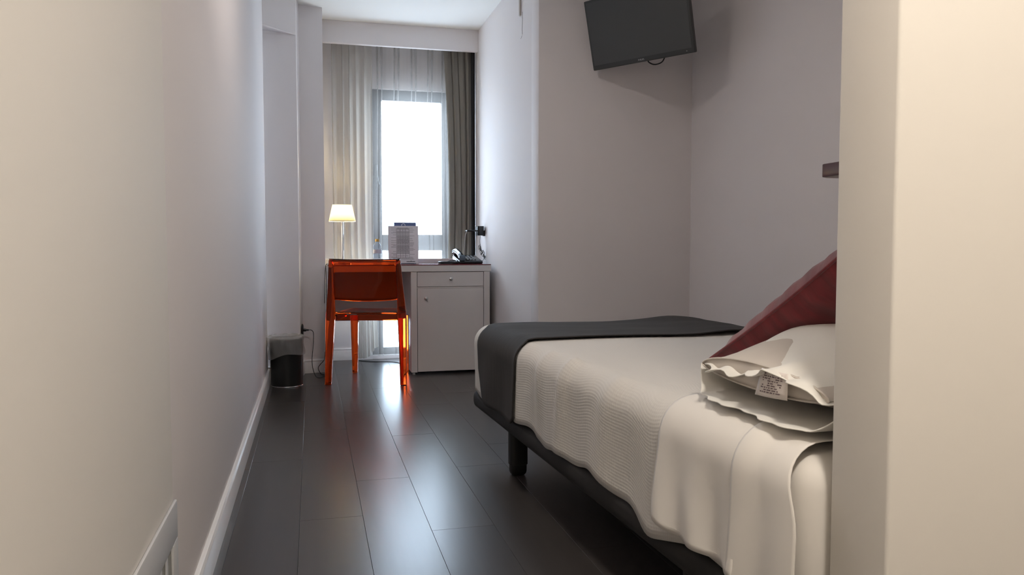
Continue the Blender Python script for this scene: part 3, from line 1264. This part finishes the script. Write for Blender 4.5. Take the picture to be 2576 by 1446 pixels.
tag(ps, 'white printed information sheet with a grey table standing on the desk', 'paper')

bc = empty('folder_card', (0.652, 5.618, DT), R(-2))
c1 = MB().box(-0.079, 0.079, 0, 0.006, 0.0, 0.297).build('card_board', 'blue_card', bc, bevel=0.001, seg=1)
c1.rotation_euler = (tilt * 0.6, 0, 0)
ringm = MB()
for k in range(1):
    ringm.tube([(-0.012 + 0.0125 * math.cos(a), -0.0012, 0.276 + 0.0125 * math.sin(a)) for a in [2 * PI * i / 28 for i in range(29)]], 0.0022, 6, cap=False)
ringm.build('round_emblem', 'paper', c1, smooth=60)
tag(bc, 'slate blue card folder with a white ring standing behind the printed sheet', 'folder')

# ------------------------------------------------------------------ desk telephone
ph = empty('desk_telephone', (1.098, 5.60, DT), R(6))
body = MB()
body.add([(-0.085, -0.10, 0), (0.095, -0.10, 0), (0.095, 0.09, 0), (-0.085, 0.09, 0),
          (-0.085, -0.10, 0.018), (0.095, -0.10, 0.018), (0.092, 0.085, 0.062), (-0.082, 0.085, 0.062)],
         [(3, 2, 1, 0), (4, 5, 6, 7), (0, 1, 5, 4), (1, 2, 6, 5), (2, 3, 7, 6), (3, 0, 4, 7)])
body.build('telephone_body', 'black_plastic', ph, bevel=0.008, seg=3, smooth=50)
slope = math.atan2(0.044, 0.185)
for r_ in range(4):
    for c_ in range(3):
        kx, ky = -0.006 + c_ * 0.026, -0.055 + r_ * 0.030
        kz = 0.018 + (ky + 0.10) * math.tan(slope)
        k_ = MB().box(-0.008, 0.008, -0.006, 0.006, 0.0, 0.005).build('key', 'key', ph, bevel=0.001, seg=1)
        k_.location = (kx, ky, kz)
        k_.rotation_euler = (slope, 0, 0)
hs = MB()
hpts = spline([(-0.062, -0.085, 0.040), (-0.062, -0.05, 0.062), (-0.062, 0.0, 0.078), (-0.062, 0.05, 0.088), (-0.062, 0.09, 0.082)], 6)
hs.tube(hpts, [0.018 + 0.006 * abs(2 * i / (len(hpts) - 1) - 1) for i in range(len(hpts))], 12)
hs.build('handset', 'black_plastic', ph, smooth=50)
MB().box(-0.085, -0.040, -0.105, -0.088, 0.020, 0.062).build('handset_earpiece', 'dark_screen', ph, bevel=0.006, seg=2, smooth=45)
tag(ph, 'black desk telephone with grey keys beside the curtain', 'telephone')

# remote control and coiled cord lying left of the phone
rc_ = MB().box(-0.075, 0.075, -0.020, 0.020, 0.0, 0.016).build('remote_control', 'black_plastic', bevel=0.006, seg=2, smooth=45)
rc_.location = (0.945, 5.50, DT + 0.0005)
rc_.rotation_euler = (0, 0, R(14))
tag(rc_, 'slim black remote control lying left of the telephone', 'remote')
coil = []
for i in range(220):
    t = i / 219
    a = t * 2 * PI * 22
    coil.append((0.945 + 0.10 * t, 5.555 + 0.02 * math.sin(t * 5), DT + 0.008 + 0.0065 * math.cos(a) + 0.012 * math.sin(t * PI)))
    coil[-1] = (coil[-1][0], coil[-1][1] + 0.0065 * math.sin(a), coil[-1][2])
cc = MB().tube(coil, 0.0018, 5).build('coiled_cord', 'cable', smooth=60)
tag(cc, 'black coiled telephone cord curled on the desk', 'cord')

# ------------------------------------------------------------------ wall socket with adaptor by the phone
ws = empty('wall_socket', (XA, 5.67, 0.962))
sp = MB()
sp.box(-0.012, -0.0003, -0.042, 0.042, 0.0, 0.082)
sp.build('socket_plate', 'black_plastic', ws, bevel=0.006, seg=3, smooth=50)
MB().box(-0.062, -0.012, -0.030, 0.030, 0.004, 0.074).build('adaptor_block', 'black_plastic', ws, bevel=0.004, seg=2, smooth=50)
MB().lathe([(0.001, 0.0), (0.017, 0.0), (0.019, 0.01), (0.016, 0.03), (0.010, 0.042), (0.001, 0.042)], 18).build('plug', 'matt_black', ws, smooth=50)
pg = ws.children[-1]
pg.location = (-0.062, 0.0, 0.045)
pg.rotation_euler = (0, -PI / 2, 0)
tag(ws, 'black wall socket with a plugged-in adaptor beside the curtain', 'socket')

gc = MB().tube(spline([(XA - 0.10, 5.67, 1.006), (XA - 0.125, 5.675, 1.000), (XA - 0.142, 5.685, 0.970), (XA - 0.146, 5.70, 0.90), (XA - 0.146, 5.72, 0.83), (XA - 0.146, 5.74, DT + 0.004)], 8), 0.0035, 8).build('grey_power_cord', 'grey_cable', smooth=60)
tag(gc, 'grey power cord curving down from the black adaptor to the desk', 'cord')
bcab = spline([(XA - 0.035, 5.665, 0.963), (XA - 0.040, 5.66, 0.92), (XA - 0.034, 5.655, 0.885), (XA - 0.030, 5.65, 0.862)], 7)
tang = []
for i in range(70):
    t = i / 69
    tang.append((XA - 0.052 + 0.045 * t + 0.010 * math.sin(t * 41), 5.635 + 0.012 * math.cos(t * 33), 0.885 - 0.085 * t + 0.016 * math.sin(t * 52)))
kk = MB()
kk.tube(bcab, 0.0018, 6)
kk.tube(tang, 0.0020, 6)
kk.tube(spline([tang[-1], (XA - 0.02, 5.63, 0.785), (XA - 0.05, 5.64, DT + 0.004)], 6), 0.0018, 6)
ko = kk.build('tangled_cord', 'cable', smooth=60)
tag(ko, 'tangled thin black cord hanging below the wall socket', 'cord')

# ================================================================== CURTAINS
CZ1 = 2.46


def sheer_panel(name, x0, x1, y0, pleats, mat, label, z0=0.035):
    rows = []
    NZ = 46
    for i in range(NZ):
        t = i / (NZ - 1)
        z = z0 + (CZ1 - z0) * t
        w = 0.0015 + 0.013 * sstep(1.7, 2.5, z) + 0.003 * sstep(1.0, 1.7, z)
        pts = []
        pts.append((x0, y0))
        last = x0
        for q, xc in enumerate(pleats):
            sway = 0.006 * math.sin(q * 2.3 + z * 1.6) * (1 - t) + 0.010 * noise.noise(Vector((q * 1.7, z * 0.8, 0)))
            for sgn in (-1, 1):
                xf = xc + sgn * 0.016 + sway
                dy = 0.004 + 0.008 * (1 - t)
                mid = (last + xf) / 2
                pts.append((mid, y0 + 0.004 * math.sin(q * 3 + z * 2)))
                pts.append((xf - w * 0.5, y0))
                pts.append((xf + w, y0 - dy * 0.4))
                pts.append((xf + w, y0 - dy * 0.8))
                pts.append((xf, y0 - dy))
                pts.append((xf, y0 - dy * 1.3))
                pts.append((xf + w * 1.4, y0 - dy * 0.9))
                last = xf + w * 1.4
        pts.append(((last + x1) / 2, y0))
        pts.append((x1, y0))
        rows.append([(a, b, z) for a, b in pts])
    o = MB().grid(rows).build(name, mat, smooth=50, recalc=False)
    tag(o, label, 'curtain')
    return o


sheer_panel('sheer_curtain', 0.42, 1.06, 6.055, [0.505, 0.637, 0.770, 0.900, 1.010], 'sheer', 'thin translucent voile curtain hanging across the window pane')


def fold_panel(name, x0, x1, y0, amp, nf, mat, label, z0f, seed, xs=lambda t, z: 0.0, thick=0.0, NX=120, NZ=44, ztop=CZ1):
    rows = []
    for i in range(NZ):
        t = i / (NZ - 1)
        row = []
        for j in range(NX):
            s = j / (NX - 1)
            z0 = z0f(s)
            z = z0 + (ztop - z0) * t
            wob = 0.9 * noise.noise(Vector((s * 3.0 + seed, z * 0.5, seed)))
            ph_ = 2 * PI * nf * s + wob * 2.2
            a = amp * (0.55 + 0.45 * (1 - t)) * (0.7 + 0.5 * noise.noise(Vector((s * 7, 0.3, seed * 2))))
            x = x0 + (x1 - x0) * s + xs(s, z) + 0.35 * amp * math.sin(ph_ * 1.0 + 1.2)
            y = y0 + a * math.sin(ph_) + 0.25 * a * math.sin(2.3 * ph_ + 0.7)
            # creased area
            y += 0.0022 * noise.noise(Vector((x * 38, z * 22, seed))) * sstep(1.45, 1.1, z) * sstep(0.7, 0.9, z)
            row.append((x, y, z))
        rows.append(row)
    o = MB().grid(rows).build(name, mat, smooth=70, recalc=False)
    if thick:
        solidify(o, thick, 0)
    tag(o, label, 'curtain')
    return o


fold_panel('gathered_curtain', 0.150, 0.455, 6.00, 0.020, 5.2, 'sheer_dense', 'gathered beige voile curtain bunched behind the table lamp',
           lambda s: 0.030 + 0.085 * sstep(0.40, 1.0, s), 1.3, xs=lambda s, z: 0.03 * s * sstep(0.9, 0.0, z) + 0.17 * (1 - s) * sstep(0.85, 0.30, z))
fold_panel('taupe_drape', 0.995, 1.222, 6.00, 0.024, 4.3, 'drape', 'heavy taupe drape pulled to the right side of the window',
           lambda s: 0.03, 4.1, xs=lambda s, z: 0.035 * (1 - s) * math.sin(max(0, min(1, (2.4 - z) / 2.0)) * PI * 0.9), thick=0.002)
lo2 = fold_panel('blackout_lining', 1.206, 1.240, 5.962, 0.006, 1.6, 'lining', 'narrow black lining edge of the drape at the alcove wall', lambda s: 0.03, 7.7, thick=0.001, NX=24)

# ================================================================== CHAIR
CH = empty('desk_chair', (0.393, 5.245, 0), R(-16))
tag(CH, 'transparent orange plastic chair standing at the white desk', 'chair')
SEAT = 0.462


def taper_leg(name, p0, p1, wx0, wy0, wx1, wy1):
    """four-sided tapered post from p0 (bottom) to p1 (top)"""
    mb = MB()
    n = 2
    rings = []
    for p, hx, hy in ((p0, wx0 / 2, wy0 / 2), (p1, wx1 / 2, wy1 / 2)):
        rings.append([(p[0] - hx, p[1] - hy, p[2]), (p[0] + hx, p[1] - hy, p[2]), (p[0] + hx, p[1] + hy, p[2]), (p[0] - hx, p[1] + hy, p[2])])
    mb.add(rings[0] + rings[1], [(3, 2, 1, 0), (4, 5, 6, 7), (0, 1, 5, 4), (1, 2, 6, 5), (2, 3, 7, 6), (3, 0, 4, 7)])
    o = mb.build(name, 'orange', CH, bevel=0.006, seg=2, smooth=40)
    return o


for s in (-1, 1):
    # rear leg runs up into the backrest post
    mb = MB()
    prof = [(0.0, 0.242, -0.255, 0.040, 0.034), (0.20, 0.238, -0.240, 0.046, 0.038), (0.41, 0.231, -0.225, 0.054, 0.042), (0.47, 0.229, -0.224, 0.054, 0.040),
            (0.60, 0.222, -0.235, 0.044, 0.026), (0.80, 0.2135, -0.262, 0.030, 0.014)]
    rings = []
    for z, x, y, w, d in prof:
        rings.append([(s * x - w / 2, y - d / 2, z), (s * x + w / 2, y - d / 2, z), (s * x + w / 2, y + d / 2, z), (s * x - w / 2, y + d / 2, z)])
    vs_ = [p for r in rings for p in r]
    fs_ = [(3, 2, 1, 0)]
    for i in range(len(rings) - 1):
        for k in range(4):
            l = (k + 1) % 4
            fs_.append((i * 4 + k, i * 4 + l, (i + 1) * 4 + l, (i + 1) * 4 + k))
    e = (len(rings) - 1) * 4
    fs_.append((e, e + 1, e + 2, e + 3))
    mb.add(vs_, fs_)
    mb.build('rear_leg', 'orange', CH, bevel=0.005, seg=2, smooth=40)
    taper_leg('front_leg', (s * 0.180, 0.228, 0.0), (s * 0.175, 0.205, SEAT - 0.052), 0.036, 0.036, 0.052, 0.046)
    MB().lathe([(0.001, 0), (0.014, 0), (0.014, 0.004), (0.001, 0.004)], 14, s * 0.180, 0.228).build('glide', 'acrylic', CH)

# seat: trapezoid plate slightly dished
rows = []
for i in range(15):
    v = i / 14
    y = -0.205 + 0.435 * v
    hw = 0.205 - 0.020 * v
    row = []
    for j in range(19):
        u = -1 + 2 * j / 18
        z = SEAT - 0.010 * (1 - u * u) * math.sin(v * PI) - 0.010 * sstep(0.85, 1.0, v) ** 2
        row.append((u * hw, y, z))
    rows.append(row)
so2 = MB().grid(rows).build('seat', 'orange', CH, smooth=50, recalc=False)
solidify(so2, 0.012, -1)
# apron under the seat
ap = MB()
ap.box(-0.200, 0.200, -0.222, -0.213, SEAT - 0.052, SEAT - 0.014)
ap.build('apron', 'orange', CH, bevel=0.002, seg=1, smooth=40)
for s in (-1, 1):
    MB().box(min(s * 0.203, s * 0.195), max(s * 0.203, s * 0.195), -0.200, 0.060, SEAT - 0.052, SEAT - 0.016).build('apron', 'orange', CH, bevel=0.002, seg=1, smooth=40)
MB().box(-0.160, 0.160, 0.205, 0.213, SEAT - 0.052, SEAT - 0.026).build('apron', 'orange', CH, bevel=0.002, seg=1, smooth=40)

# backrest panel: curved plate between the posts
rows = []
for i in range(12):
    v = i / 11
    row = []
    for j in range(25):
        u = -1 + 2 * j / 24
        z = 0.545 + 0.262 * v
        bow = (1 - u * u)
        hw = 0.208 + (0.2285 - 0.208) * v * 0 + 0.0195 * v * 0.0 + 0.004
        hw = 0.205 + 0.022 * sstep(0.9, 1.0, v)
        z -= 0.010 * bow * (1 if v < 0.5 else 0.4)
        y = -0.229 - 0.034 * v - 0.016 * bow
        row.append((u * hw, y, z))
    rows.append(row)
bo2 = MB().grid(rows).build('backrest', 'orange', CH, smooth=50, recalc=False)
solidify(bo2, 0.009, 0)

# ================================================================== WASTE BIN, BAG, CORDS
bn = empty('waste_bin', (-0.165, 5.115, 0))
MB().lathe([(0.098, 0.006), (0.100, 0.05), (0.103, 0.30), (0.105, 0.303), (0.102, 0.303), (0.099, 0.295), (0.096, 0.01), (0.001, 0.009)], 48).build('bin_body', 'bin', bn, smooth=40)
MB().lathe([(0.001, 0.0), (0.100, 0.0), (0.1015, 0.003), (0.100, 0.006), (0.096, 0.006)], 48).build('bin_rim', 'chrome', bn, smooth=40)
tag(bn, 'round black metal waste bin in the corner by the left wall', 'waste bin')
rows = []
for i in range(22):
    t = i / 21
    row = []
    for k in range(73):
        a = 2 * PI * k / 72
        hem = 0.185 + 0.022 * math.sin(a + 2.4) + 0.008 * math.sin(3 * a)
        if t < 0.62:
            z = hem + (0.312 - hem) * (t / 0.62)
            rr_ = 0.1065 + 0.010 * abs(noise.noise(Vector((math.cos(a) * 2.5, math.sin(a) * 2.5, z * 16)))) + 0.004 * math.sin(6 * a + z * 40)
            rr_ = max(rr_, 0.1062)
        else:
            q = (t - 0.62) / 0.38
            z = 0.314 + 0.010 * math.sin(q * PI) + 0.006 * noise.noise(Vector((math.cos(a) * 4, math.sin(a) * 4, 1))) - 0.10 * max(0, q - 0.35)
            rr_ = 0.108 - 0.013 * sstep(0, 0.4, q)
        if a > 2.0 and a < 4.6:
            rr_ += 0.010 * math.sin((a - 2.0) / 2.6 * PI) * (1 if t < 0.62 else 0) * sstep(0.2, 0.3, z)
        row.append((rr_ * math.cos(a), rr_ * math.sin(a), z))
    rows.append(row)
bg_ = MB().grid(rows).build('bin_liner', 'bag', smooth=60, recalc=False)
bg_.location = (-0.165, 5.115, 0)
bg_['label'] = 'clear crinkled plastic liner folded over the black bin rim'
bg_['category'] = 'bin liner'

os_ = empty('corner_socket', (-0.0765, 5.50, 0.27))
MB().lathe([(0.001, 0.0115), (0.034, 0.0105), (0.041, 0.006), (0.042, 0.0)], 36).build('socket_plate', 'black_plastic', os_, smooth=50)
sp_ = os_.children[0]
sp_.rotation_euler = (0, PI / 2, R(-6))
sp_.location = (0.001, 0, 0.042)
plg = MB().lathe([(0.001, 0), (0.010, 0), (0.010, 0.014), (0.006, 0.02), (0.006, 0.034), (0.001, 0.034)], 16).build('plug', 'black_plastic', os_, smooth=50)
plg.rotation_euler = (0, PI / 2, 0)
plg.location = (0.0125, 0, 0.040)
tag(os_, 'round black socket with a plug on the pillar above the bin', 'socket')
cordp = [(-0.030, 5.50, 0.310), (-0.010, 5.49, 0.308), (0.002, 5.47, 0.285), (-0.002, 5.45, 0.20), (-0.010, 5.43, 0.12), (-0.006, 5.40, 0.06), (0.012, 5.36, 0.012), (0.035, 5.33, 0.0035),
         (0.060, 5.36, 0.0035), (0.080, 5.42, 0.0035), (0.072, 5.45, 0.0035), (0.05, 5.47, 0.006), (0.030, 5.47, 0.045), (0.045, 5.46, 0.075), (0.070, 5.46, 0.105), (0.078, 5.47, 0.16)]
cd = MB().tube(spline(cordp, 8), 0.0024, 7).build('lamp_cord', 'cable', smooth=60)
tag(cd, 'thin black lamp cord looping over the floor beside the bin', 'cord')
c2 = [(0.078, 5.42, 0.50), (0.080, 5.35, 0.56), (0.081, 5.325, 0.66), (0.083, 5.315, 0.73), (0.089, 5.31, 0.763), (0.100, 5.33, 0.7670), (0.125, 5.40, 0.7640), (0.150, 5.50, 0.7625)]
cd2 = MB().tube(spline(c2, 8), 0.0022, 7).build('desk_lamp_cord', 'cable', smooth=60)
tag(cd2, 'thin black cord running over the left desk edge to the lamp', 'cord')
c3 = [(0.34, 6.06, 0.0035), (0.45, 5.98, 0.0035), (0.56, 5.95, 0.0035), (0.63, 5.86, 0.0035), (0.645, 5.62, 0.0035), (0.638, 5.50, 0.0035)]
cd3 = MB().tube(spline(c3, 8), 0.003, 7).build('floor_cord', 'cable', smooth=60)
tag(cd3, 'black cord lying on the floor under the desk by the window', 'cord')
